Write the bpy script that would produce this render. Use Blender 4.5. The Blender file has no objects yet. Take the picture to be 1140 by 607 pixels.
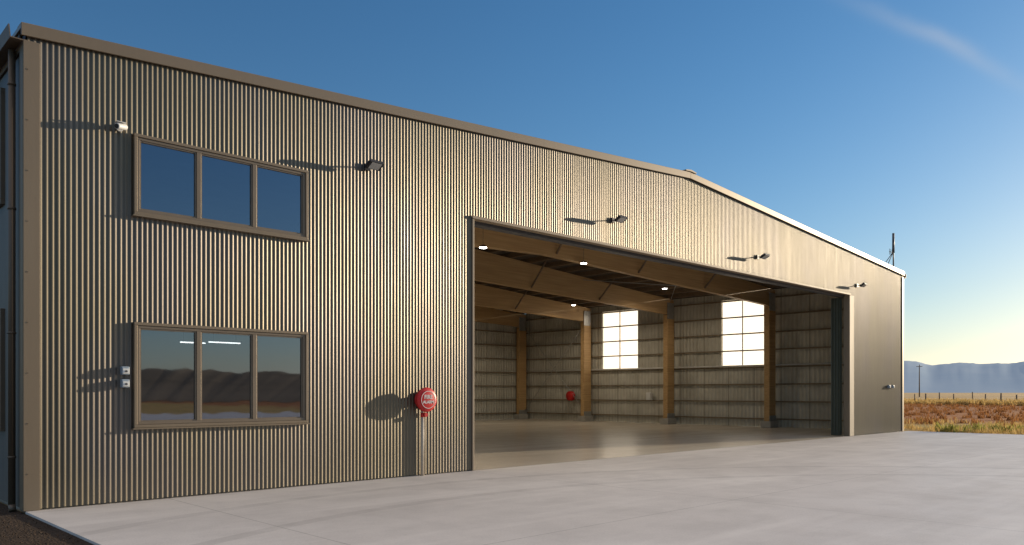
import bpy, math, random
from mathutils import Vector, noise, Matrix
random.seed(7)
S=bpy.context.scene
COL=S.collection
WL={}
# ------------------------------------------------------------ helpers
def wloc(o): return WL.get(o.name, Vector((0,0,0))) if o else Vector((0,0,0))
def empty(name, loc, parent=None):
    o=bpy.data.objects.new(name,None); COL.objects.link(o)
    o.empty_display_size=0.3
    WL[o.name]=Vector(loc)
    if parent: o.parent=parent
    o.location=Vector(loc)-wloc(parent)
    return o
def mesh(name, verts, faces, mat, parent=None, smooth=False, bevel=0):
    vs=[Vector(v) for v in verts]
    lo=Vector([min(v[i] for v in vs) for i in range(3)]); hi=Vector([max(v[i] for v in vs) for i in range(3)])
    org=Vector(((lo.x+hi.x)/2,(lo.y+hi.y)/2,lo.z))
    me=bpy.data.meshes.new(name); me.from_pydata([v-org for v in vs],[],faces); me.update()
    if isinstance(mat,(list,tuple)):
        for m in mat: me.materials.append(m)
    else: me.materials.append(mat)
    if smooth:
        for p in me.polygons: p.use_smooth=True
    o=bpy.data.objects.new(name,me); COL.objects.link(o)
    WL[o.name]=org
    if parent: o.parent=parent
    o.location=org-wloc(parent)
    if bevel:
        b=o.modifiers.new("bevel",'BEVEL'); b.width=bevel; b.segments=2; b.limit_method='ANGLE'
    return o
def box_vf(lo,hi,off=0):
    x0,y0,z0=lo;x1,y1,z1=hi
    v=[(x0,y0,z0),(x1,y0,z0),(x1,y1,z0),(x0,y1,z0),(x0,y0,z1),(x1,y0,z1),(x1,y1,z1),(x0,y1,z1)]
    f=[(0,3,2,1),(4,5,6,7),(0,1,5,4),(1,2,6,5),(2,3,7,6),(3,0,4,7)]
    return v,[tuple(i+off for i in q) for q in f]
def boxes(name, lst, mat, parent=None, bevel=0):
    V=[];F=[]
    for lo,hi in lst:
        v,f=box_vf(lo,hi,len(V)); V+=v;F+=f
    return mesh(name,V,F,mat,parent,bevel=bevel)
def each(name,lst,mat,parent=None,bevel=0):
    return [boxes(name,[b],mat,parent,bevel) for b in lst]
def box(name,lo,hi,mat,parent=None,bevel=0): return boxes(name,[(lo,hi)],mat,parent,bevel)
def tube_vf(p0,p1,r0,r1=None,n=16,off=0,cap=True):
    r1=r0 if r1 is None else r1
    p0=Vector(p0);p1=Vector(p1);d=(p1-p0).normalized()
    a=d.orthogonal().normalized(); b=d.cross(a)
    V=[];F=[]
    for p,r in((p0,r0),(p1,r1)):
        for i in range(n):
            t=2*math.pi*i/n; V.append(p+a*(r*math.cos(t))+b*(r*math.sin(t)))
    for i in range(n):
        j=(i+1)%n; F.append((off+i,off+j,off+n+j,off+n+i))
    if cap: F.append(tuple(off+i for i in reversed(range(n)))); F.append(tuple(off+n+i for i in range(n)))
    return V,F
def tubes(name,lst,mat,parent=None,n=16,bevel=0):
    V=[];F=[]
    for t in lst:
        v,f=tube_vf(*t[:3],r1=(t[3] if len(t)>3 else None),n=n,off=len(V)); V+=v;F+=f
    o=mesh(name,V,F,mat,parent,bevel=bevel)
    for p in o.data.polygons:
        if len(p.vertices)==4: p.use_smooth=True
    return o
def lathe(name,center,axis,prof,mat,parent=None,n=40):
    c=Vector(center); d=Vector(axis).normalized(); a=d.orthogonal().normalized(); b=d.cross(a)
    V=[];F=[]
    for s,r in prof:
        for i in range(n):
            t=2*math.pi*i/n; V.append(c+d*s+(a*math.cos(t)+b*math.sin(t))*max(r,1e-4))
    for k in range(len(prof)-1):
        for i in range(n):
            j=(i+1)%n; F.append((k*n+i,k*n+j,(k+1)*n+j,(k+1)*n+i))
    return mesh(name,V,F,mat,parent,smooth=True)
def prism_x(name,poly,y0,y1,mat,parent=None,bevel=0):
    n=len(poly)
    V=[(x,y0,z) for x,z in poly]+[(x,y1,z) for x,z in poly]
    F=[tuple(range(n)),tuple(n+i for i in reversed(range(n)))]
    for i in range(n):
        j=(i+1)%n; F.append((i,i+n,j+n,j))
    return mesh(name,V,F,mat,parent,bevel=bevel)
def label(o,lab,cat=None,group=None):
    o["label"]=lab
    if cat: o["category"]=cat
    if group: o["group"]=group
# ------------------------------------------------------------ materials
class NT:
    def __init__(s,name):
        s.m=bpy.data.materials.new(name); s.m.use_nodes=True; s.t=s.m.node_tree; s.t.nodes.clear()
        s.out=s.n('ShaderNodeOutputMaterial')
    def n(s,typ,**k):
        nd=s.t.nodes.new(typ)
        for a,b in k.items(): setattr(nd,a,b)
        return nd
    def l(s,a,b): s.t.links.new(a,b)
    def coord(s): return s.n('ShaderNodeNewGeometry').outputs['Position']
    def noise(s,scale,detail=4,vec=None,stretch=None,rough=.55):
        t=s.n('ShaderNodeTexNoise'); t.inputs['Scale'].default_value=scale; t.inputs['Detail'].default_value=detail; t.inputs['Roughness'].default_value=rough
        v=vec or s.coord()
        if stretch:
            mp=s.n('ShaderNodeMapping'); mp.inputs['Scale'].default_value=stretch; s.l(v,mp.inputs['Vector']); v=mp.outputs['Vector']
        s.l(v,t.inputs['Vector']); return t.outputs['Fac']
    def ramp(s,fac,stops):
        r=s.n('ShaderNodeValToRGB'); e=r.color_ramp.elements
        while len(e)<len(stops): e.new(.5)
        for x,(p,c) in zip(e,stops):
            x.position=p; x.color=(c[0],c[1],c[2],1) if isinstance(c,(tuple,list)) else (c,c,c,1)
        s.l(fac,r.inputs['Fac']); return r.outputs['Color']
    def mix(s,f,a,b,mode='MIX'):
        m=s.n('ShaderNodeMix',data_type='RGBA',blend_type=mode)
        if isinstance(f,(int,float)): m.inputs[0].default_value=f
        else: s.l(f,m.inputs[0])
        for i,c in((6,a),(7,b)):
            if isinstance(c,(tuple,list)): m.inputs[i].default_value=(c[0],c[1],c[2],1)
            else: s.l(c,m.inputs[i])
        return m.outputs[2]
    def math(s,op,a,b=0,c=None,clamp=False):
        m=s.n('ShaderNodeMath',operation=op); m.use_clamp=clamp
        for i,v in enumerate((a,b,c)):
            if v is None: continue
            if isinstance(v,(int,float)): m.inputs[i].default_value=v
            else: s.l(v,m.inputs[i])
        return m.outputs[0]
    def bsdf(s,col,rough=.6,metal=0,bumps=(),spec=None,coat=0):
        p=s.n('ShaderNodeBsdfPrincipled')
        if isinstance(col,(tuple,list)): p.inputs['Base Color'].default_value=(col[0],col[1],col[2],1)
        else: s.l(col,p.inputs['Base Color'])
        if isinstance(rough,(int,float)): p.inputs['Roughness'].default_value=rough
        else: s.l(rough,p.inputs['Roughness'])
        p.inputs['Metallic'].default_value=metal
        if spec is not None: p.inputs['Specular IOR Level'].default_value=spec
        nrm=None
        for h,st,d in bumps:
            b=s.n('ShaderNodeBump'); b.inputs['Strength'].default_value=st; b.inputs['Distance'].default_value=d
            s.l(h,b.inputs['Height'])
            if nrm is not None: s.l(nrm,b.inputs['Normal'])
            nrm=b.outputs['Normal']
        if nrm is not None: s.l(nrm,p.inputs['Normal'])
        s.l(p.outputs[0],s.out.inputs[0]); s.p=p
        return s.m
def M_plain(name,col,rough=.5,metal=0,var=.12,scale=6,bump=.0):
    t=NT(name); f=t.noise(scale,4)
    c0=tuple(x*(1-var) for x in col); c1=tuple(min(1,x*(1+var)) for x in col)
    c=t.ramp(f,[(.3,c0),(.7,c1)])
    return t.bsdf(c,rough,metal,[(t.noise(scale*6,3),bump,.01)] if bump else ())
def M_clad(name,col,metal=.55,rough=.36,sheet=False):
    t=NT(name)
    big=t.noise(.6,3,stretch=(1,1,.35)); fine=t.noise(3,5,stretch=(4,4,.25))
    pos=t.coord(); sp=t.n('ShaderNodeSeparateXYZ'); t.l(pos,sp.inputs[0])
    c=t.mix(big,tuple(x*.86 for x in col),tuple(x*1.12 for x in col))
    if sheet: c=t.mix(t.ramp(t.noise(.4,2,stretch=(1.4,1,.8)),[(.45,0.0),(.66,.55)]),c,(col[0]*.95,col[1]*.97,col[2]*1.40))  # reflected sky sheen painted into the sheet colour as noise patches
    c=t.mix(t.ramp(fine,[(.35,0.0),(.8,.25)]),c,(col[0]*.7,col[1]*.70,col[2]*.70))
    if sheet:
        s=t.math('ADD',sp.outputs[0],sp.outputs[1])
        wn=t.n('ShaderNodeTexWhiteNoise',noise_dimensions='1D'); t.l(t.math('FLOOR',t.math('DIVIDE',s,.762)),wn.inputs['W'])
        c=t.mix(t.math('MULTIPLY',wn.outputs['Value'],.25),c,(col[0]*.6,col[1]*.6,col[2]*.6))
    zf=t.math('SUBTRACT',1,t.math('DIVIDE',sp.outputs[2],.5),clamp=True)
    c=t.mix(t.math('MULTIPLY',zf,.3),c,(.22,.185,.14))
    r=t.math('ADD',t.math('MULTIPLY',fine,.12),rough-.06)
    return t.bsdf(c,r,metal)
CL=(.160,.136,.098)
m_clad=M_clad('bronze_cladding',CL,.66,.42,True)
m_side=M_clad('side_cladding',(.15,.15,.145),.2,.5,True)
m_trim=M_clad('bronze_flashing',(.235,.18,.122),.3,.45)
m_jamb=M_clad('bronze_jamb',(.25,.195,.135),.1,.6)
m_trimd=M_clad('bronze_door_trim',(.15,.11,.075),.2,.5)
m_roof=M_clad('roof_sheet',(.3,.26,.22),.5,.4)
m_frame=M_plain('window_frame_bronze',(.20,.155,.11),.42,.3,.05)
def mk_wrap():
    t=NT('wall_wrap'); pos=t.coord(); sp=t.n('ShaderNodeSeparateXYZ'); t.l(pos,sp.inputs[0])
    s=t.math('ADD',sp.outputs[0],sp.outputs[1])
    w=t.math('SINE',t.math('MULTIPLY',s,2*math.pi/.2))
    f=t.noise(1.2,4)
    c=t.ramp(f,[(.3,(.48,.46,.39)),(.7,(.64,.62,.54))])
    m=t.math('MODULO',t.math('ADD',s,100),1.35); c=t.mix(t.math('MULTIPLY',t.math('LESS_THAN',m,.05),.6),c,(.15,.13,.10))
    c=t.mix(t.ramp(w,[(.0,0.0),(1,.25)]),c,(.30,.28,.23))
    return t.bsdf(c,.55,0,[(w,.5,.03)])
m_wrap=mk_wrap()
def mk_timber(name,a,b):
    t=NT(name)
    g=t.noise(2.2,6,stretch=(.25,3,9)); g2=t.noise(2,6,stretch=(.3,.3,1.4))
    c=t.ramp(g,[(.3,a),(.7,b)]); c=t.mix(t.math('MULTIPLY',g2,.4),c,tuple(x*.6 for x in a))
    return t.bsdf(c,.55,0,[(g,.15,.01)])
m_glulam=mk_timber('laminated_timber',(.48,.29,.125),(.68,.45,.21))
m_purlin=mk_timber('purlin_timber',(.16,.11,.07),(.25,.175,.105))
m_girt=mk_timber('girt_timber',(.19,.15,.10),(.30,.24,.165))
m_under=M_plain('roof_underlay',(.11,.09,.07),.8,0,.2,2)
def mk_conc(name,a,b,rough,joint=6.0,fk=.35,mk=.25):
    t=NT(name); pos=t.coord(); sp=t.n('ShaderNodeSeparateXYZ'); t.l(pos,sp.inputs[0])
    big=t.noise(.18,5); mid=t.noise(1.1,6,rough=.65); fine=t.noise(40,3)
    c=t.ramp(big,[(.32,a),(.68,b)])
    c=t.mix(t.ramp(mid,[(.42,0.0),(.75,.55)]),c,tuple(x*.72 for x in a))
    c=t.mix(t.ramp(fine,[(.45,0.0),(.8,fk)]),c,tuple(x*.6 for x in a))
    sweep=t.noise(.5,5,stretch=(.25,2.4,1)); c=t.mix(t.ramp(sweep,[(.5,0.0),(.75,.5)]),c,tuple(min(1,x*1.18) for x in b))
    spots=t.noise(2.3,3,rough=.8); c=t.mix(t.ramp(spots,[(.66,0.0),(.76,.28)]),c,tuple(x*.5 for x in a))
    lines=None
    for k,off in((0,10.5),(1,12.15)):
        s=t.math('ADD',sp.outputs[k],600-off)
        m=t.math('MODULO',s,joint)
        d=t.math('MINIMUM',m,t.math('SUBTRACT',joint,m))
        ln=t.math('LESS_THAN',d,.006)
        lines=ln if lines is None else t.math('MAXIMUM',lines,ln)
    c=t.mix(t.math('MULTIPLY',lines,.6),c,(.12,.11,.10))
    dd=t.math('POWER',t.math('ADD',t.math('POWER',t.math('SUBTRACT',sp.outputs[0],8),2),t.math('POWER',t.math('ADD',sp.outputs[1],2),2)),.5)
    for r in(11.2,12.9):
        bd=t.math('LESS_THAN',t.math('ABSOLUTE',t.math('SUBTRACT',dd,r)),.11)
        c=t.mix(t.math('MULTIPLY',t.math('MULTIPLY',bd,mid),.3),c,(.14,.13,.12))
    rr=t.math('ADD',t.math('MULTIPLY',mid,mk),rough-mk/2)
    return t.bsdf(c,rr,0,[(t.noise(25,4,stretch=(.3,3,1)),.3*mk*4,.004),(mid,mk,.02)])
m_apron=mk_conc('apron_concrete',(.60,.56,.53),(.74,.70,.665),.58)
m_floor=mk_conc('floor_concrete',(.60,.53,.44),(.74,.67,.56),.24,6.0,.35,.08)
def mk_gravel():
    t=NT('gravel'); v=t.n('ShaderNodeTexVoronoi'); v.inputs['Scale'].default_value=38; t.l(t.coord(),v.inputs['Vector'])
    c=t.mix(t.noise(1,3),(.040,.027,.018),(.075,.052,.036)); c=t.mix(t.ramp(v.outputs['Color'],[(.3,0.0),(1,.5)]),c,(.13,.095,.07))
    return t.bsdf(c,.95,0,[(v.outputs['Distance'],1,.03)],spec=.15)
m_gravel=mk_gravel()
def mk_ground():
    t=NT('dry_field'); pos=t.coord(); sp=t.n('ShaderNodeSeparateXYZ'); t.l(pos,sp.inputs[0])
    wob=t.math('MULTIPLY',t.math('SUBTRACT',t.noise(.05,3),.5),20)
    x=t.math('ADD',sp.outputs[0],wob)
    grass=t.ramp(t.noise(.9,6),[(.3,(.38,.24,.08)),(.7,(.56,.39,.15))])
    green=t.mix(t.ramp(t.noise(.35,4),[(.5,0.0),(.62,.55)]),grass,(.22,.21,.06))
    soil=t.ramp(t.noise(.5,6,stretch=(.4,1.5,1)),[(.3,(.27,.10,.035)),(.7,(.42,.18,.065))])
    sc=t.ramp(t.noise(.25,5,stretch=(1,.35,1)),[(.58,0.0),(.72,.5)]); soil=t.mix(sc,soil,(.36,.23,.08))
    f1=t.math('DIVIDE',t.math('SUBTRACT',x,41),7,clamp=True)
    f2=t.math('DIVIDE',t.math('SUBTRACT',x,116),14,clamp=True)
    c=t.mix(f1,green,soil)
    far=t.ramp(t.noise(.012,5),[(.35,(.52,.33,.14)),(.5,(.62,.43,.21)),(.65,(.36,.25,.11))])
    c=t.mix(f2,c,far)
    return t.bsdf(c,.95,0,[(t.noise(3,5),.6,.1)],spec=.1)
m_ground=mk_ground()
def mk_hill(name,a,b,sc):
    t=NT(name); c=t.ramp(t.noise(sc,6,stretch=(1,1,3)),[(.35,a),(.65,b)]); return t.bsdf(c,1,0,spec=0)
m_hill=mk_hill('haze_tinted_hills',(.43,.53,.62),(.47,.56,.64),.002)  # distance haze is put into the base colour of the hills
m_hill2=mk_hill('dry_brown_hills',(.17,.145,.11),(.24,.20,.15),.02)
def mk_glass():
    t=NT('window_glass'); g=t.n('ShaderNodeBsdfGlossy'); g.inputs['Roughness'].default_value=.02; g.inputs['Color'].default_value=(.58,.61,.70,1)
    tr=t.n('ShaderNodeBsdfTransparent'); tr.inputs['Color'].default_value=(.50,.51,.53,1)
    lw=t.n('ShaderNodeLayerWeight'); lw.inputs['Blend'].default_value=.35
    f=t.math('ADD',t.math('MULTIPLY',lw.outputs['Fresnel'],.7),.36,clamp=True)
    mx=t.n('ShaderNodeMixShader'); t.l(f,mx.inputs[0]); t.l(tr.outputs[0],mx.inputs[1]); t.l(g.outputs[0],mx.inputs[2]); t.l(mx.outputs[0],t.out.inputs[0])
    b=t.n('ShaderNodeBump'); b.inputs['Strength'].default_value=.05; b.inputs['Distance'].default_value=.02; t.l(t.noise(1.4,2),b.inputs['Height']); t.l(b.outputs[0],g.inputs['Normal'])
    return t.m
m_glass=mk_glass()
def mk_translucent():
    t=NT('translucent_sheet'); a=t.n('ShaderNodeBsdfTranslucent'); b=t.n('ShaderNodeBsdfDiffuse')
    c=t.mix(t.noise(2,3),(.95,.94,.92),(.99,.98,.96)); t.l(c,a.inputs[0]); t.l(c,b.inputs[0])
    mx=t.n('ShaderNodeMixShader'); mx.inputs[0].default_value=.05; t.l(a.outputs[0],mx.inputs[1]); t.l(b.outputs[0],mx.inputs[2]); t.l(mx.outputs[0],t.out.inputs[0])
    return t.m
m_trans=mk_translucent()
def mk_emit(name,col,st):
    t=NT(name); e=t.n('ShaderNodeEmission'); e.inputs[0].default_value=(*col,1); e.inputs[1].default_value=st; t.l(e.outputs[0],t.out.inputs[0]); return t.m
m_lamp=mk_emit('lamp_glow',(1,.96,.9),25)
m_tube=mk_emit('tube_glow',(.95,1,.97),4)
m_black=M_plain('black_paint',(.025,.025,.027),.4)
m_dark=M_plain('dark_grey_paint',(.07,.07,.075),.45)
m_white=M_plain('white_plastic',(.72,.72,.7),.4,0,.04)
m_lens=M_plain('lamp_lens',(.5,.5,.48),.15,0,.05)
m_red=M_plain('red_enamel',(.62,.02,.018),.4,0,.06)
m_blue=M_plain('socket_blue_grey',(.30,.36,.42),.4)
m_galv=M_plain('galvanised_steel',(.45,.45,.44),.4,.7)
m_pipe=M_plain('painted_conduit',(.62,.52,.40),.5,.0)
m_green=M_plain('door_leaf',(.045,.055,.040),.5,.0,.1,3)
m_room=M_plain('office_plaster',(.45,.44,.42),.8,0,.05,2)
m_carpet=M_plain('office_carpet',(.06,.06,.065),.95)
m_post=M_plain('weathered_post',(.16,.12,.085),.9,0,.25,4)
m_plinth=M_plain('concrete_plinth',(.4,.38,.34),.8,0,.1,4)
# ------------------------------------------------------------ constants
X0,X1=2.62,33.97; YF=12.15; YB=34.15; XR=18.4; EZ=6.5; RZ=7.56
DX0,DX1,DZ=10.60,28.75,5.18
def roofz(x): return EZ+(RZ-EZ)*(1-abs(x-XR)/15.7)
WX0,WX1=3.99,6.81; WIN=[(1.08,2.63),(4.20,5.39)]
hangar=empty('aircraft_hangar',(XR,YF,0))
label(hangar,"bronze corrugated steel hangar with wide open doorway and low gable",'hangar')
def corrugated(name,a0,a1,plane,axis,zb,ztf,holes,mat,sgn,parent,pitch=.0730,amp=.0052,seg=10):
    pts=set()
    n=int((a1-a0)/pitch*seg)
    for i in range(n+1): pts.add(round(a0+(a1-a0)*i/n,5))
    for h in holes: pts.add(round(h[0],5)); pts.add(round(h[1],5))
    pts=sorted(pts); idx={};V=[];F=[]
    def prof(a): return amp*math.sin(2*math.pi*a/pitch)
    def vid(a,z):
        k=(a,round(z,4))
        if k not in idx:
            d=plane+sgn*prof(a)
            idx[k]=len(V); V.append((a,d,z) if axis=='x' else (d,a,z))
        return idx[k]
    for a,b in zip(pts,pts[1:]):
        mid=(a+b)/2
        hs=sorted([(h[2],h[3]) for h in holes if h[0]<mid<h[1]])
        segs=[];cur=zb
        for h0,h1 in hs:
            if h0>cur: segs.append((cur,h0))
            cur=h1
        for s0,s1 in segs: F.append((vid(a,s0),vid(b,s0),vid(b,s1),vid(a,s1)))
        F.append((vid(a,cur),vid(b,cur),vid(b,ztf(b)),vid(a,ztf(a))))
    if (axis=='x' and sgn>0) or (axis=='y' and sgn<0): F=[tuple(reversed(f)) for f in F]
    return mesh(name,V,F,mat,parent,smooth=True)
holesF=[(WX0+.02,WX1-.02,z0+.02,z1-.02) for z0,z1 in WIN]+[(DX0,DX1,-1,DZ)]
front=corrugated('front_wall',X0+.02,X1-.02,YF,'x',.02,lambda x:roofz(x)-.05,holesF,m_clad,-1,hangar)
front["label"]="bronze corrugated steel gable wall"
SWl=[(13.36,15.6,1.06,2.8),(13.36,15.6,4.35,6.0)]
corrugated('side_wall',YF+.02,YB-.02,X0,'y',.02,lambda y:6.42,SWl,m_side,-1,hangar)
TR=[(18.25,20.47,2.84,6.05),(25.5,27.95,2.84,6.05)]
corrugated('side_wall',YF+.02,YB-.02,X1,'y',.02,lambda y:6.42,TR,m_clad,1,hangar)
corrugated('rear_wall',X0+.02,X1-.02,YB,'x',.02,lambda x:roofz(x)-.05,[],m_clad,1,hangar)
for h in TR:
    corrugated('translucent_panel',h[0]-.03,h[1]+.03,X1-.03,'y',h[2]-.03,lambda y:6.08,[],m_trans,1,hangar)
y0,y1=YF+.05,YF+.14
each('wall_lining',[((X0+.06,y0,.01),(WX0,y1,6.35)),((WX1,y0,.01),(DX0-.002,y1,6.5)),
   ((WX0+.001,y0,.01),(WX1-.001,y1,WIN[0][0])),((WX0+.001,y0,WIN[0][1]),(WX1-.001,y1,WIN[1][0])),((WX0+.001,y0,WIN[1][1]),(WX1-.001,y1,6.4)),
   ((DX1+.002,y0,.01),(X1-.15,y1,6.4))],m_wrap,hangar)
prism_x('wall_lining',[(DX0,DZ+.05),(DX1,DZ+.05),(DX1,roofz(DX1)-.1),(XR,RZ-.1),(DX0,roofz(DX0)-.1)],y0,y1,m_wrap,hangar)
xl0,xl1=X1-.14,X1-.08
L=[((xl0,YF+.15,.01),(xl1,TR[0][0],6.35)),((xl0,TR[0][1],.01),(xl1,TR[1][0],6.35)),((xl0,TR[1][1],.01),(xl1,YB-.15,6.35))]
for h in TR: L+=[((xl0,h[0]+.001,.01),(xl1,h[1]-.001,h[2])),((xl0,h[0]+.001,h[3]),(xl1,h[1]-.001,6.35))]
each('wall_lining',L,m_wrap,hangar)
prism_x('wall_lining',[(X0+.1,.01),(X1-.14,.01),(X1-.14,roofz(X1-.14)-.1),(XR,RZ-.1),(X0+.1,roofz(X0+.1)-.1)],YB-.14,YB-.06,m_wrap,hangar)
xa,xb=X0+.06,X0+.14
wy0,wy1=SWl[0][0],SWl[0][1]
L=[((xa,YF+.15,.01),(xb,wy0,6.3)),((xa,wy1,.01),(xb,YB-.15,6.3)),((xa,wy0+.001,.01),(xb,wy1-.001,1.06)),((xa,wy0+.001,2.8),(xb,wy1-.001,4.35)),((xa,wy0+.001,6.0),(xb,wy1-.001,6.3))]
each('wall_lining',L,m_room,hangar)
each('office_floor',[((xb+.003,YF+.15,2.98),(10.2,19,3.18)),((xb+.003,YF+.15,6.02),(10.2,19,6.12))],m_room,hangar)
each('office_wall',[((xb+.003,19.003,.01),(10.2,19.12,6.2)),((9.2,YF+.15,.012),(9.3,19,2.97))],m_room,hangar)
box('office_floor',(xb+.003,YF+.15,.006),(10.2,19,.009),m_carpet,hangar)
box('partition_wall',(10.21,YF+.15,.01),(10.36,YB-.15,6.85),m_wrap,hangar)
def slope_sheet(name,xa,xb,dz0,dz1,y0,y1,mat):
    return prism_x(name,[(xa,roofz(xa)+dz0),(xb,roofz(xb)+dz0),(xb,roofz(xb)+dz1),(xa,roofz(xa)+dz1)],y0,y1,mat,hangar)
slope_sheet('roof',X0-.06,XR-.001,-.02,.035,YF-.03,YB+.08,m_roof)
slope_sheet('roof',XR+.001,X1+.08,-.02,.035,YF-.03,YB+.08,m_roof)
slope_sheet('roof_lining',X0+.15,XR-.001,-.07,-.03,YF+.15,YB-.15,m_under)
slope_sheet('roof_lining',XR+.001,X1-.15,-.07,-.03,YF+.15,YB-.15,m_under)
for xa_,xb_ in((X0-.06,XR-.002),(XR+.002,X1+.03)):
    poly=[(xa_,roofz(xa_)-.12),(xb_,roofz(xb_)-.12),(xb_,roofz(xb_)+.05),(xa_,roofz(xa_)+.05)]
    prism_x('barge_flashing',poly,YF-.065,YF-.030,m_trim,hangar,bevel=.006)
    poly=[(xa_,roofz(xa_)+.0365),(xb_,roofz(xb_)+.0365),(xb_,roofz(xb_)+.048),(xa_,roofz(xa_)+.048)]
    prism_x('barge_flashing',poly,YF-.029,YF+.15,m_trim,hangar)
prism_x('ridge_cap',[(XR-.25,RZ+.045),(XR,RZ+.062),(XR+.25,RZ+.045),(XR+.25,RZ+.075),(XR,RZ+.11),(XR-.25,RZ+.075)],YF-.09,YB+.1,m_trim,hangar)
boxes('corner_flashing',[((X0-.03,YF-.03,.005),(X0+.17,YF-.014,6.33)),((X0-.035,YF-.012,.005),(X0-.018,YF+.16,6.33))],m_trim,hangar,bevel=.004)
boxes('corner_flashing',[((X1-.13,YF-.03,.005),(X1+.03,YF-.014,6.33)),((X1+.018,YF-.012,.005),(X1+.035,YF+.18,6.33))],m_trim,hangar,bevel=.004)
V=[];F=[]
for k in range(9):
    v,f_=tube_vf((X0+.02,YF-.031,.5+.68*k),(X0+.02,YF-.036,.5+.68*k),.009,n=8,off=len(V)); V+=v;F+=f_
mesh('screws',V,F,m_trimd,hangar)["kind"]="stuff"
def gutter(xw,s):
    pr=[(0,0),(.15,0),(.17,.17),(.155,.17),(.14,.015),(0,.015)]
    prism_x('gutter',[(xw+s*a,6.30+b) for a,b in pr],YF-.06,YB+.05,m_trimd,hangar)
gutter(X0-.04,-1); gutter(X1+.04,1)
box('fascia',(X0-.035,YF+.165,6.22),(X0-.015,YB,6.47),m_trimd,hangar)
DP=12.50
tubes('downpipe',[((X0-.085,DP,6.28),(X0-.085,DP,.05),.045),((X0-.085,DP,.06),(X0-.085,DP-.05,-.02),.045)]+[((X0-.085,DP,z),(X0-.085,DP,z+.03),.053) for z in(.7,2.4,4.1,5.8)],m_trimd,hangar)
# door surrounds
box('door_header',(DX0-.06,YF-.045,DZ-.03),(DX1+.1,YF+.13,DZ+.03),m_jamb,hangar,bevel=.006)
boxes('door_jamb',[((DX0-.05,YF-.03,.005),(DX0-.0,YF+.20,DZ-.033))],m_jamb,hangar,bevel=.006)
boxes('door_jamb',[((DX1,YF-.03,.005),(DX1+.10,YF+.20,DZ-.033))],m_jamb,hangar,bevel=.006)
boxes('door_jamb',[((DX1+.103,YF-.025,.005),(DX1+.38,YF-.012,DZ-.033))],m_jamb,hangar,bevel=.004)
box('door_track',(DX0+.02,YF+.22,DZ-.08),(DX1+.6,YF+.42,DZ+.12),m_dark,hangar,bevel=.01)
def window_x(a0,a1,z0,z1,n,parent,y=YF):
    w=empty('window',((a0+a1)/2,y,z0),parent)
    L=[]; fo=.045
    yo,yi=y-.06,y+.04
    L+=[((a0,yo,z0),(a1,yi,z0+fo)),((a0,yo,z1-fo),(a1,yi,z1)),((a0,yo,z0+fo),(a0+fo,yi,z1-fo)),((a1-fo,yo,z0+fo),(a1,yi,z1-fo))]
    boxes('flashing',L,m_trim,w,bevel=.005)
    b0,b1=a0+fo+.002,a1-fo-.002; c0,c1=z0+fo+.002,z1-fo-.002; fr=.04
    L=[((b0,yo+.02,c0),(b1,yi,c0+fr)),((b0,yo+.02,c1-fr),(b1,yi,c1)),((b0,yo+.02,c0+fr),(b0+fr,yi,c1-fr)),((b1-fr,yo+.02,c0+fr),(b1,yi,c1-fr))]
    st=(b1-b0)/n
    for k in range(1,n):
        x=b0+st*k; L.append(((x-.035,yo+.02,c0+fr),(x+.035,yi,c1-fr)))
    boxes('frame',L,m_frame,w,bevel=.004)
    for k in range(n):
        p0=b0+(fr if k==0 else st*k+.035); p1=(b1-fr if k==n-1 else b0+st*(k+1)-.035)
        q0,q1=c0+fr,c1-fr; s=.02
        boxes('sash',[((p0,yo+.035,q0),(p1,yi-.01,q0+s)),((p0,yo+.035,q1-s),(p1,yi-.01,q1)),((p0,yo+.035,q0+s),(p0+s,yi-.01,q1-s)),((p1-s,yo+.035,q0+s),(p1,yi-.01,q1-s))],m_frame,w)
        mesh('pane',[(p0+s,y,q0+s),(p1-s,y,q0+s),(p1-s,y,q1-s),(p0+s,y,q1-s)],[(0,1,2,3)],m_glass,w)
    boxes('sill',[((a0-.02,y-.085,z0-.022),(a1+.02,y+.02,z0-.002))],m_trim,w)
    return w
for z0,z1 in WIN: window_x(WX0,WX1,z0,z1,3,hangar)
for h in SWl:
    w=empty('window',(X0,(h[0]+h[1])/2,h[2]),hangar)
    a0,a1,z0,z1=h[0]-.02,h[1]+.02,h[2]-.02,h[3]+.02; fo=.07; xo,xi=X0-.06,X0+.04
    mid=(a0+a1)/2
    boxes('frame',[((xo,a0,z0),(xi,a1,z0+fo)),((xo,a0,z1-fo),(xi,a1,z1)),((xo,a0,z0+fo),(xi,a0+fo,z1-fo)),((xo,a1-fo,z0+fo),(xi,a1,z1-fo)),((xo,mid-.04,z0+fo),(xi,mid+.04,z1-fo))],m_frame,w,bevel=.005)
    for p0,p1 in((a0+fo,mid-.04),(mid+.04,a1-fo)):
        mesh('pane',[(X0,p0,z0+fo),(X0,p1,z0+fo),(X0,p1,z1-fo),(X0,p0,z1-fo)],[(0,1,2,3)],m_glass,w)
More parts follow.
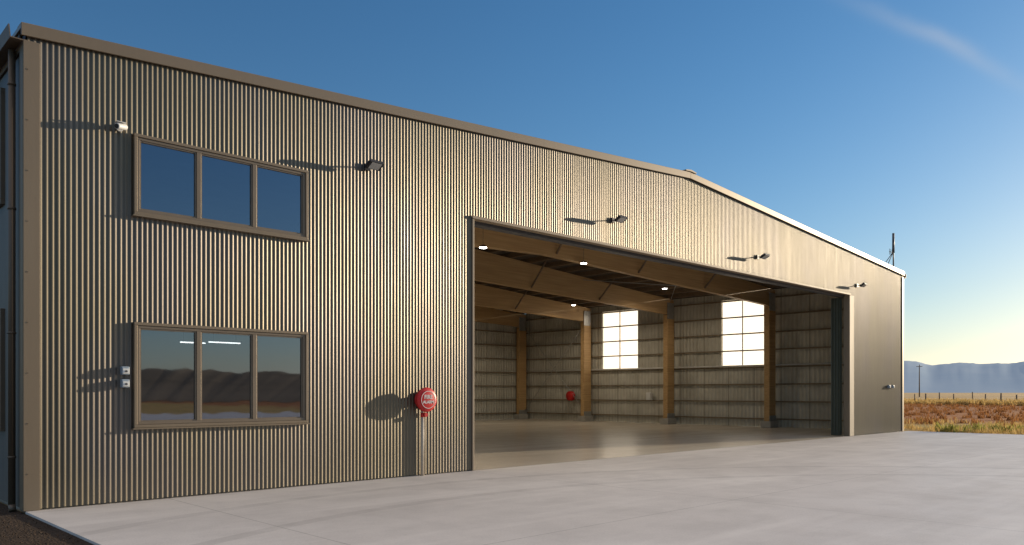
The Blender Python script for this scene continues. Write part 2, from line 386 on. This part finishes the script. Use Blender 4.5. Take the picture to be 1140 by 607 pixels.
# structure inside
FR=[YF+.5,17.65,23.15,28.65,33.75]
for y in FR:
    def rt(x): return roofz(x)-.26
    def rb(x): return 5.50+.55*(1-abs(x-XR)/15.57)
    xs=[10.38,XR,33.55]
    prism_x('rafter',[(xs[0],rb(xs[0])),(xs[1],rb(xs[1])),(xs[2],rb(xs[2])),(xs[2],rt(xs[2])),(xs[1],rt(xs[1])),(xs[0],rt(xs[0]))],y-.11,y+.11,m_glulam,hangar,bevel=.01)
    box('column',(32.98,y-.13,.30),(33.56,y+.13,5.50),m_glulam,hangar,bevel=.01)
    box('column_base',(32.86,y-.25,.006),(33.60,y+.25,.30),m_plinth,hangar,bevel=.02)
    each('steel_bracket',[((32.95,y-.15,5.3),(33.5,y-.132,6.1)),((32.95,y-.15,.25),(33.58,y-.134,.55))],m_galv,hangar)
x=11.1
while x<33.4:
    s=.045
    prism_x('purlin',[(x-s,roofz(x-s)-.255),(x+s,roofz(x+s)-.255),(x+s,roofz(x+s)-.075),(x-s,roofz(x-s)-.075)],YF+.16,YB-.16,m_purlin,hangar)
    x+=1.1
for y in FR[1:4]:
    for xx in(14.4,18.9,23.3,27.7):
        tubes('fly_brace',[((xx,y+.11,rb(xx)+.10),(xx,y+1.0,roofz(xx)-.2),.04)],m_purlin,hangar,n=6)
        tubes('fly_brace',[((xx,y-.11,rb(xx)+.10),(xx,y-1.0,roofz(xx)-.2),.04)],m_purlin,hangar,n=6)
for k in range(8):
    z=.35+.8*k
    if z>6.2: break
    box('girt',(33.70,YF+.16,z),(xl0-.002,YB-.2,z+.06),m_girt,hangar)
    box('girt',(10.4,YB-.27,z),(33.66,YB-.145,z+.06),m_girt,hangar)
for h in TR:
    yy=(h[0]+h[1])/2
    box('glazing_bar',(xl0+.002,yy-.014,h[2]),(xl1,yy+.014,h[3]),m_girt,hangar)
for xx in(15.6,20.8):
    box('wind_post',(xx-.1,YB-.62,.006),(xx+.1,YB-.28,roofz(xx)-.27),m_glulam,hangar)
tubes('conduit',[((33.62,YF+.3,2.86),(33.62,YB-.3,2.86),.03)],m_white,hangar)
tubes('brace_rod',[((33.4,28.8,.5),(33.4,33.6,5.5),.018)],m_galv,hangar,n=8)
tubes('brace_rod',[((33.43,28.8,5.5),(33.43,33.6,.5),.018)],m_galv,hangar,n=8)
tubes('brace_rod',[((33.2,17.8,6.2),(26.5,23.0,6.6),.016)],m_galv,hangar,n=8)
tubes('brace_rod',[((26.5,17.8,6.6),(33.2,23.0,6.2),.016)],m_galv,hangar,n=8)
# folding door stack
door=empty('folding_door',(28.4,YF+.4,0),hangar)
for k in range(3):
    xk=28.71-.08*k
    V=[];F=[]
    n=12; ya,yb=YF+.24,YF+.56
    for i in range(n+1):
        yy=ya+(yb-ya)*i/n; o_=.006*(1 if (i//2)%2 else -1)
        V+=[(xk+o_,yy,.03),(xk+o_,yy,DZ-.13),(xk+o_-.03,yy,.03),(xk+o_-.03,yy,DZ-.13)]
    for i in range(n):
        a=4*i; F+=[(a,a+4,a+5,a+1),(a+2,a+3,a+7,a+6),(a+1,a+5,a+7,a+3)]
    F+=[(0,1,3,2),(4*n,4*n+2,4*n+3,4*n+1)]
    mesh('leaf',V,F,m_green,door)
# ------------------------------------------------------------ slab & grounds
def structure(o,lab=None):
    o["kind"]="structure"
    if lab:o["label"]=lab
    return o
structure(box('floor',(X0+.06,YF+.002,-.1),(X1-.06,YB-.06,.004),m_floor),"smooth polished concrete hangar floor")
structure(box('pavement',(X0,-35,-.1),(34.6,YF,0),m_apron),"pale broom-finished concrete apron in front of the hangar")
structure(mesh('gravel',[(-40,-35,-.03),(X0-.002,-35,-.03),(X0-.002,60,-.03),(-40,60,-.03)],[(0,1,2,3)],m_gravel),"dark gravel strip beside the concrete")
structure(mesh('ground',[(-9000,-9000,-.06),(9000,-9000,-.06),(9000,9000,-.06),(-9000,9000,-.06)],[(0,1,2,3)],m_ground),"dry grass and bare soil plain")
V=[];F=[]
for _ in range(1500):
    x=X0-.05-random.random()**1.5*3; y=random.uniform(2,13); r=random.uniform(.008,.022)
    if y>YF-.1: continue
    i=len(V); q=random.uniform(.5,.9)
    for dx,dy,dz in((1,0,0),(0,1,0),(-1,0,0),(0,-1,0),(0,0,1)):
        V.append((x+dx*r*random.uniform(.7,1.2),y+dy*r*random.uniform(.7,1.2),-.03+dz*r*q))
    F+=[(i,i+1,i+4),(i+1,i+2,i+4),(i+2,i+3,i+4),(i+3,i,i+4)]
st=mesh('gravel_stones',V,F,m_gravel); st["kind"]="stuff"; st["label"]="loose dark stones on the gravel"
def ring(name,a0,a1,r0,r1,hf,mat,na=500,nr=8):
    V=[];F=[]
    for i in range(na+1):
        a=a0+(a1-a0)*i/na
        for j in range(nr+1):
            f=j/nr; r=r0+(r1-r0)*f
            V.append((math.cos(a)*r,math.sin(a)*r,-2+hf(a,f,r)))
    for i in range(na):
        for j in range(nr):
            k=i*(nr+1)+j; F.append((k,k+nr+1,k+nr+2,k+1))
    return mesh(name,V,F,mat,smooth=True)
def h1(a,f,r):
    n=.90+.18*noise.fractal(Vector((a*14,1,7.3)),1,2,5)+.03*noise.fractal(Vector((a*90,f*4,0)),1,2,4)
    return max(0,math.sin(math.pi*min(f*.55,.5))*r*.037*n)
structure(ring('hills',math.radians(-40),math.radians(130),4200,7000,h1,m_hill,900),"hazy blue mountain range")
def h2(a,f,r):
    n=.7+.20*noise.fractal(Vector((a*4,1,0)),1,2,4)+.04*noise.fractal(Vector((a*60,0,0)),1,2,4)
    return max(0,math.sin(math.pi*f)*15*n+2)
structure(ring('hills',math.radians(200),math.radians(315),130,640,h2,m_hill2,600,12),"low dry brown hills")
# ------------------------------------------------------------ grass stuff
def blades(name,n,xr,yr,h,w,mat,lab,thr=0.,pw=1.6):
    V=[];F=[]
    for _ in range(n):
        x=xr[0]+(xr[1]-xr[0])*random.random()**pw; y=random.uniform(*yr)
        if noise.noise(Vector((x*.35,y*.35,h)))<thr-.08+.2*random.random() : continue
        hh=h*random.uniform(.5,1.3)
        for k in range(9):
            a=random.uniform(0,6.28); bx=x+random.gauss(0,.10); by=y+random.gauss(0,.10)
            lean=random.uniform(.1,.6)*hh; ww=w*random.uniform(.6,1.4)
            ca,sa=math.cos(a),math.sin(a); i=len(V); hz=hh*random.uniform(.5,1)
            V+=[(bx-sa*ww,by+ca*ww,-.06),(bx+sa*ww,by-ca*ww,-.06),(bx+ca*lean*.4+sa*ww*.7,by+sa*lean*.4-ca*ww*.7,-.06+hz*.6),(bx+ca*lean*.4-sa*ww*.7,by+sa*lean*.4+ca*ww*.7,-.06+hz*.6),(bx+ca*lean,by+sa*lean,-.06+hz)]
            F+=[(i,i+1,i+2,i+3),(i+3,i+2,i+4)]
    o=mesh(name,V,F,mat); o["kind"]="stuff"; o["label"]=lab; return o
def mk_leaf(name,a,b):
    t=NT(name); c=t.ramp(t.noise(1.7,4),[(.35,a),(.65,b)])
    d=t.n('ShaderNodeBsdfDiffuse'); tr=t.n('ShaderNodeBsdfTranslucent'); t.l(c,d.inputs[0]); t.l(c,tr.inputs[0])
    mx=t.n('ShaderNodeMixShader'); mx.inputs[0].default_value=.45; t.l(d.outputs[0],mx.inputs[1]); t.l(tr.outputs[0],mx.inputs[2]); t.l(mx.outputs[0],t.out.inputs[0])
    return t.m
m_dry=mk_leaf('dry_grass',(.50,.34,.11),(.72,.52,.22))
m_weed=mk_leaf('green_weeds',(.22,.22,.055),(.50,.45,.13))
m_scrub=mk_leaf('brown_scrub',(.28,.12,.045),(.42,.21,.08))
blades('dry_grass',4200,(34.65,48),(-12,36),.28,.012,m_dry,"tufts of dry yellow grass")
blades('weeds',1500,(34.7,42),(-12,36),.42,.04,m_weed,"low green weeds at the edge of the concrete",.16)
blades('scrub',6000,(43,112),(-6,70),.35,.03,m_scrub,"reddish brown scrub on bare soil",.0,1.1)
blades('dry_grass',6000,(112,150),(0,75),.8,.05,m_dry,"tall dry grass along the fence")
# ------------------------------------------------------------ fence, pole
fence=empty('fence',(135,45,-.06)); label(fence,"wire farm fence with weathered timber posts in dry grass",'fence')
fpts=[]
for k in range(46):
    y=-5+k*2.0+random.uniform(-.35,.35); x=128+.10*k+random.uniform(-.1,.1)
    h=random.uniform(1.15,1.8); r=random.uniform(.07,.12)
    lx=random.uniform(-.05,.05)
    tubes('post',[((x,y,-.1),(x+lx,y+lx,h),r,r*.85)],m_post,fence,n=8); fpts.append((x,y))
for z in(.3,.55,.8,1.02):
    tubes('wire',[((fpts[0][0],fpts[0][1],z),(fpts[-1][0],fpts[-1][1],z),.012)],m_galv,fence,n=6)
pole=empty('power_pole',(298,101,-.06)); label(pole,"tall timber power pole with crossarm on the plain",'power pole')
tubes('pole',[((298,101,-.1),(298,101,11.5),.22,.14)],m_post,pole,n=10)
box('crossarm',(297.9,100,10.7),(298.1,102.0,10.9),m_post,pole)
for y in(100.15,101.4,101.85): tubes('insulator',[((298,y,10.91),(298,y,11.15),.05)],m_white,pole,n=8)
# ------------------------------------------------------------ wall fittings
def flood(x,z):
    f=empty('flood_light',(x,YF,z))
    box('wall_plate',(x-.06,YF-.045,z-.06),(x+.06,YF-.014,z+.06),m_black,f,bevel=.005)
    tubes('arm',[((x,YF-.045,z),(x,YF-.22,z-.01),.014),((x-.11,YF-.22,z-.01),(x+.11,YF-.22,z-.01),.012)],m_black,f,n=10)
    R=Matrix.Rotation(math.radians(-28),3,'X')
    def tb(name,lo,hi,mat,bev):
        v,fc=box_vf(lo,hi); c=Vector((x,YF-.27,z-.02))
        return mesh(name,[R@Vector(p)+c for p in v],fc,mat,f,bevel=bev)
    tb('housing',(-.15,-.10,-.015),(.15,.10,.045),m_black,.012)
    tb('lens',(-.105,-.08,-.0175),(.105,.08,-.0155),m_lens,0)
    V=[];F=[]
    for k in range(7):
        a=-.105+k*.035; v,fc=box_vf((a-.004,-.08,.0455),(a+.004,.08,.065),len(V)); V+=v;F+=fc
    mesh('fins',[R@Vector(p)+Vector((x,YF-.27,z-.02)) for p in V],F,m_black,f)
    label(f,"black flood light on bracket fixed to hangar wall",'flood light',"flood lights along the gable wall")
    return f
base=flood(8.02,5.69)
for x,z in((15.1,5.80),(22.1,5.74),(29.4,5.56)):
    c=base.copy(); COL.objects.link(c); c.location=Vector((x,YF,z))
    for ch in base.children:
        d=ch.copy(); d.parent=c; COL.objects.link(d)
cam_=empty('security_camera',(3.83,YF,5.40)); label(cam_,"white bullet security camera fixed above the office window",'security camera')
x,z=3.80,5.42
tubes('mount',[((x,YF-.014,z),(x,YF-.04,z),.05),((x,YF-.04,z),(x,YF-.09,z-.01),.02)],m_white,cam_)
tubes('body',[((x+.06,YF-.09,z+.01),(x-.09,YF-.19,z-.03),.042)],m_white,cam_,bevel=.006)
tubes('lens',[((x-.09,YF-.19,z-.03),(x-.095,YF-.194,z-.0315),.032)],m_black,cam_)
box('sunshield',(x-.085,YF-.18,z+.045),(x+.045,YF-.07,z+.052),m_white,cam_)
def socket(x,z):
    s=empty('power_socket',(x,YF,z)); label(s,"grey weatherproof power socket beside the office window",'power socket',"outdoor sockets on hangar wall")
    box('housing',(x-.055,YF-.10,z-.06),(x+.055,YF-.014,z+.06),m_blue,s,bevel=.012)
    box('cover',(x-.045,YF-.118,z-.045),(x+.045,YF-.103,z+.03),m_white,s,bevel=.005)
    tubes('toggle',[((x,YF-.118,z-.01),(x,YF-.135,z-.01),.016)],m_dark,s)
    return s
socket(3.86,1.915); socket(3.86,1.73)
s=socket(32.75,1.83); s["label"]="grey weatherproof socket near the end of the wall"; s=socket(32.35,1.83); s["label"]="grey weatherproof socket near the end of the wall"
# ------------------------------------------------------------ red alarm gong
gx,gz=9.25,1.46
g=empty('fire_alarm_gong',(gx-.08,YF,0)); label(g,"round red fire alarm gong on wall with pipe to the ground",'fire alarm gong')
YG=YF-.15
lathe('gong',(gx,YG,gz),(0,-1,0),[(-.01,.05),(-.01,.20),(.0,.232),(.035,.236),(.055,.228),(.07,.205),(.08,.15),(.083,.0)],m_red,g)
lathe('backing_motor',(gx,YF-.012,gz),(0,-1,0),[(0,.0),(.0,.16),(.03,.16),(.03,.10),(.14,.10)],m_red,g)
def ringface(name,r0,r1,y,mat,n=48,a0=0,a1=2*math.pi):
    V=[];F=[]
    for i in range(n+1):
        t=a0+(a1-a0)*i/n
        V+=[(gx+r0*math.cos(t),y,gz+r0*math.sin(t)),(gx+r1*math.cos(t),y,gz+r1*math.sin(t))]
    for i in range(n):
        F.append((2*i,2*i+1,2*i+3,2*i+2))
    return mesh(name,V,F,mat,g)
lathe('centre_plate',(gx,YG-.078,gz),(0,-1,0),[(0,.175),(.012,.175),(.014,.17),(.014,0)],m_red,g)
ringface('plate_ring',.158,.168,YG-.0935,m_white)
def text(body,x,y,z,size,mat,parent,name='lettering',ang=0):
    cu=bpy.data.curves.new('t','FONT'); cu.body=body; cu.size=size; cu.align_x='CENTER'; cu.align_y='CENTER'; cu.extrude=.001; cu.offset=.002
    o=bpy.data.objects.new('t',cu); COL.objects.link(o); dg=bpy.context.evaluated_depsgraph_get(); dg.update()
    me=bpy.data.meshes.new_from_object(o.evaluated_get(dg)); bpy.data.objects.remove(o)
    ca,sa=math.cos(ang),math.sin(ang)
    V=[(x+v.co.x*ca-v.co.y*sa,y-v.co.z,z+v.co.x*sa+v.co.y*ca) for v in me.vertices]; F=[tuple(p.vertices) for p in me.polygons]
    return mesh(name,V,F,mat,parent)
text("FIRE",gx,YG-.0955,gz+.05,.11,m_white,g); text("ALARM",gx,YG-.0955,gz-.045,.08,m_white,g)
px=gx-.0
tubes('pipe',[((px,YF-.06,gz-.12),(px,YF-.06,.0),.033)],m_pipe,g)
tubes('valve',[((px,YF-.06,gz-.25),(px,YF-.06,gz-.33),.045),((px+.03,YF-.09,gz-.29),(px+.03,YF-.14,gz-.29),.04)],m_red,g)
# ------------------------------------------------------------ antenna
ax,ay=33.5,YF+.2
a=empty('antenna',(ax,ay,6.55)); label(a,"slim radio antenna mast fixed at the roof edge",'antenna')
tubes('mast',[((ax,ay,6.5),(ax,ay,7.85),.028),((ax,ay,7.3),(ax,ay,8.1),.05,.045)],m_dark,a,n=10)
tubes('stay',[((ax,ay,7.35),(ax-.5,ay+.1,6.62),.015),((ax,ay,7.35),(ax+.1,ay+.6,6.62),.015)],m_dark,a,n=8)
tubes('aerial_arm',[((ax-.42,ay,7.3),(ax+.05,ay,7.3),.014)]+[((ax-.40+k*.13,ay,7.18),(ax-.40+k*.13,ay,7.42),.009) for k in range(3)],m_dark,a,n=8)
# ------------------------------------------------------------ ceiling lights
def ceil(x,y,z,pw=75):
    c=empty('ceiling_light',(x,y,z)); label(c,"round high bay lamp switched on under the hangar roof",'ceiling light',"high bay lamps under the roof")
    lathe('housing',(x,y,z),(0,0,1),[(0,.115),(.03,.115),(.05,.08),(.07,.06),(.075,.0)],m_purlin,c,n=24)
    lathe('lens',(x,y,z-.02),(0,0,1),[(0,.0),(0,.09),(.018,.105)],m_lamp,c,n=24)
    if roofz(x)-.26>z+.15: tubes('hanger',[((x,y,z+.07),(x,y,roofz(x)-.2),.008)],m_purlin,c,n=6)
    ld=bpy.data.lights.new('lamp','SPOT'); ld.energy=pw*2.2; ld.color=(1,.84,.63); ld.shadow_soft_size=.12; ld.spot_size=math.radians(165); ld.spot_blend=.5
    lo=bpy.data.objects.new('lamp_bulb',ld); COL.objects.link(lo); lo.parent=c; lo.location=(0,0,-.05)
ceil(19.98,17.3,5.92,35); ceil(30.0,21.1,6.35); ceil(30.4,27.0,6.10,95); ceil(23.1,25.6,6.55); ceil(15.2,17.0,5.80,25); ceil(25.5,30.9,6.5,95)
def tubelight(x,y,z,l):
    c=empty('fluorescent_light',(x,y,z)); label(c,"lit fluorescent batten hanging below the office ceiling",'fluorescent light',"office batten lights")
    box('batten',(x-l/2,y-.03,z),(x+l/2,y+.03,z+.03),m_carpet,c)
    tubes('tube',[((x-l/2+.03,y,z-.015),(x+l/2-.03,y,z-.015),.013)],m_tube,c,n=10)
    tubes('hanger',[((x-l/3,y,z+.03),(x-l/3,y,2.97),.005),((x+l/3,y,z+.03),(x+l/3,y,2.97),.005)],m_carpet,c,n=6)
tubelight(6.25,15.6,2.60,.55); tubelight(7.25,16.4,2.68,.75)
# ------------------------------------------------------------ interior small things
e=empty('fire_hose_reel',(33.5,29.9,1.1)); label(e,"red fire hose reel on the hangar side wall",'fire hose reel')
lathe('reel',(33.5,29.9,1.4),(-1,0,0),[(0,.05),(0,.27),(.05,.27),(.05,.2),(.16,.2),(.16,.27),(.2,.27),(.2,.03)],m_red,e,n=24)
boxes('bracket',[((33.5,29.8,1.3),(33.70,30.0,1.5))],m_galv,e)
def cabinet(x,y,z,w,h,mat,lab):
    c=empty('switchboard',(x,y,z)); label(c,lab,'switchboard')
    box('housing',(x-.16,y-w/2,z),(x,y+w/2,z+h),mat,c,bevel=.01)
    box('cover',(x-.18,y-w/2+.03,z+.03),(x-.163,y+w/2-.03,z+h-.03),mat,c,bevel=.004)
cabinet(33.69,24.6,1.2,.3,.4,m_white,"pale grey electrical switchboard on the side wall")
# ------------------------------------------------------------ camera
f=876.0
yaw=math.atan2(.693,.720)
cd=bpy.data.cameras.new('camera'); co=bpy.data.objects.new('camera',cd); COL.objects.link(co)
co.location=(0,0,1.6); co.rotation_euler=(math.radians(90),0,-yaw)
cd.sensor_width=36; cd.lens=f/1140*36; cd.shift_y=133.5/1140; cd.clip_start=.05; cd.clip_end=30000
S.camera=co
# ------------------------------------------------------------ light
sd=Vector((1,-.22,.165)).normalized()
el=math.asin(sd.z); az=math.atan2(sd.x,sd.y)
sl=bpy.data.lights.new('sun','SUN'); sl.energy=5; sl.angle=math.radians(.5); sl.color=(1,.83,.60)
so=bpy.data.objects.new('sun',sl); COL.objects.link(so); so.rotation_euler=sd.to_track_quat('Z','Y').to_euler(); so.location=(60,-20,30)
W=bpy.data.worlds.new("World"); S.world=W; W.use_nodes=True; nt=W.node_tree; nt.nodes.clear()
o_=nt.nodes.new('ShaderNodeOutputWorld'); bg=nt.nodes.new('ShaderNodeBackground'); sk=nt.nodes.new('ShaderNodeTexSky')
sk.sky_type='NISHITA'; sk.sun_disc=False; sk.sun_elevation=el; sk.sun_rotation=az; sk.air_density=1.0; sk.dust_density=.4; sk.ozone_density=2.5; sk.altitude=0
bg.inputs[1].default_value=.15
tc=nt.nodes.new('ShaderNodeTexCoord')
F_=Vector((.693,.720,0));R_=Vector((.720,-.693,0))
def pd(x,y): return (F_+R_*((x-570)/876)+Vector((0,0,(437-y)/876))).normalized()
p1,p2=pd(955,5),pd(1140,92); nn=p1.cross(p2).normalized(); ctr=pd(1060,55); al=(p2-p1).normalized()
def vm(op,a,b):
    n=nt.nodes.new('ShaderNodeVectorMath'); n.operation=op; nt.links.new(a,n.inputs[0]); n.inputs[1].default_value=b; return n.outputs['Value']
def mm(op,a,b=0.0,clamp=False):
    n=nt.nodes.new('ShaderNodeMath'); n.operation=op; n.use_clamp=clamp
    for i,v in enumerate((a,b)):
        if isinstance(v,(int,float)): n.inputs[i].default_value=v
        else: nt.links.new(v,n.inputs[i])
    return n.outputs[0]
def mixc(fac,a,b,mode='MIX'):
    m=nt.nodes.new('ShaderNodeMix'); m.data_type='RGBA'; m.blend_type=mode
    if isinstance(fac,(int,float)): m.inputs[0].default_value=fac
    else: nt.links.new(fac,m.inputs[0])
    for i,c in((6,a),(7,b)):
        if isinstance(c,tuple): m.inputs[i].default_value=(*c,1)
        else: nt.links.new(c,m.inputs[i])
    return m.outputs[2]
G=tc.outputs['Generated']
sep=nt.nodes.new('ShaderNodeSeparateXYZ'); nt.links.new(G,sep.inputs[0]); gz_=sep.outputs[2]
nz=nt.nodes.new('ShaderNodeTexNoise'); nz.inputs['Scale'].default_value=9; nz.inputs['Detail'].default_value=6
nt.links.new(G,nz.inputs['Vector'])
hz=mm('POWER',2.718,mm('MULTIPLY',mm('MAXIMUM',gz_,0.0),-7.0))
blue=mixc(1.0,sk.outputs[0],(.44,.79,1.02),'MULTIPLY')
gray=nt.nodes.new('ShaderNodeHueSaturation'); gray.inputs['Saturation'].default_value=.5; gray.inputs['Value'].default_value=.84; nt.links.new(sk.outputs[0],gray.inputs['Color'])
skyc=mixc(hz,blue,gray.outputs[0])
sdot=mm('MAXIMUM',vm('DOT_PRODUCT',G,Vector((1,-.24,.0)).normalized()),0.0)
glow=mm('MULTIPLY',mm('POWER',sdot,12.0),mm('POWER',2.718,mm('MULTIPLY',mm('ABSOLUTE',gz_),-5.0)))
skyc=mixc(glow,skyc,(14.0,9.6,5.4))
wob=mm('MULTIPLY',mm('SUBTRACT',nz.outputs['Fac'],.5),.02)
dist=mm('ADD',vm('DOT_PRODUCT',G,nn),wob)
alg=mm('SUBTRACT',vm('DOT_PRODUCT',G,al),ctr.dot(al))
b1=mm('POWER',2.718,mm('MULTIPLY',mm('POWER',mm('ABSOLUTE',mm('DIVIDE',dist,.008)),2),-1))
b2=mm('POWER',2.718,mm('MULTIPLY',mm('POWER',mm('ABSOLUTE',mm('DIVIDE',alg,.11)),2),-1))
mask=mm('MULTIPLY',mm('MULTIPLY',b1,b2),mm('MULTIPLY',nz.outputs['Fac'],.36))
skyc=mixc(mask,skyc,(4.2,4.2,4.3))
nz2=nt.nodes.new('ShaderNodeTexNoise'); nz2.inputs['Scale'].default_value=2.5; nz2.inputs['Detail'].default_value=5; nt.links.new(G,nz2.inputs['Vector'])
overhead_fill=mm('MULTIPLY',mm('DIVIDE',mm('SUBTRACT',gz_,.55),.2,True),mm('ADD',mm('MULTIPLY',nz2.outputs['Fac'],.7),.35,True))  # bright overhead sky, out of view, added to light the concrete
skyc=mixc(overhead_fill,skyc,(5.9,5.3,5.0))
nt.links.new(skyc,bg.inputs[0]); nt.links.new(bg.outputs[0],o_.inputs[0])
S.view_settings.view_transform='Standard'; S.view_settings.look='None'; S.view_settings.exposure=0; S.view_settings.gamma=1
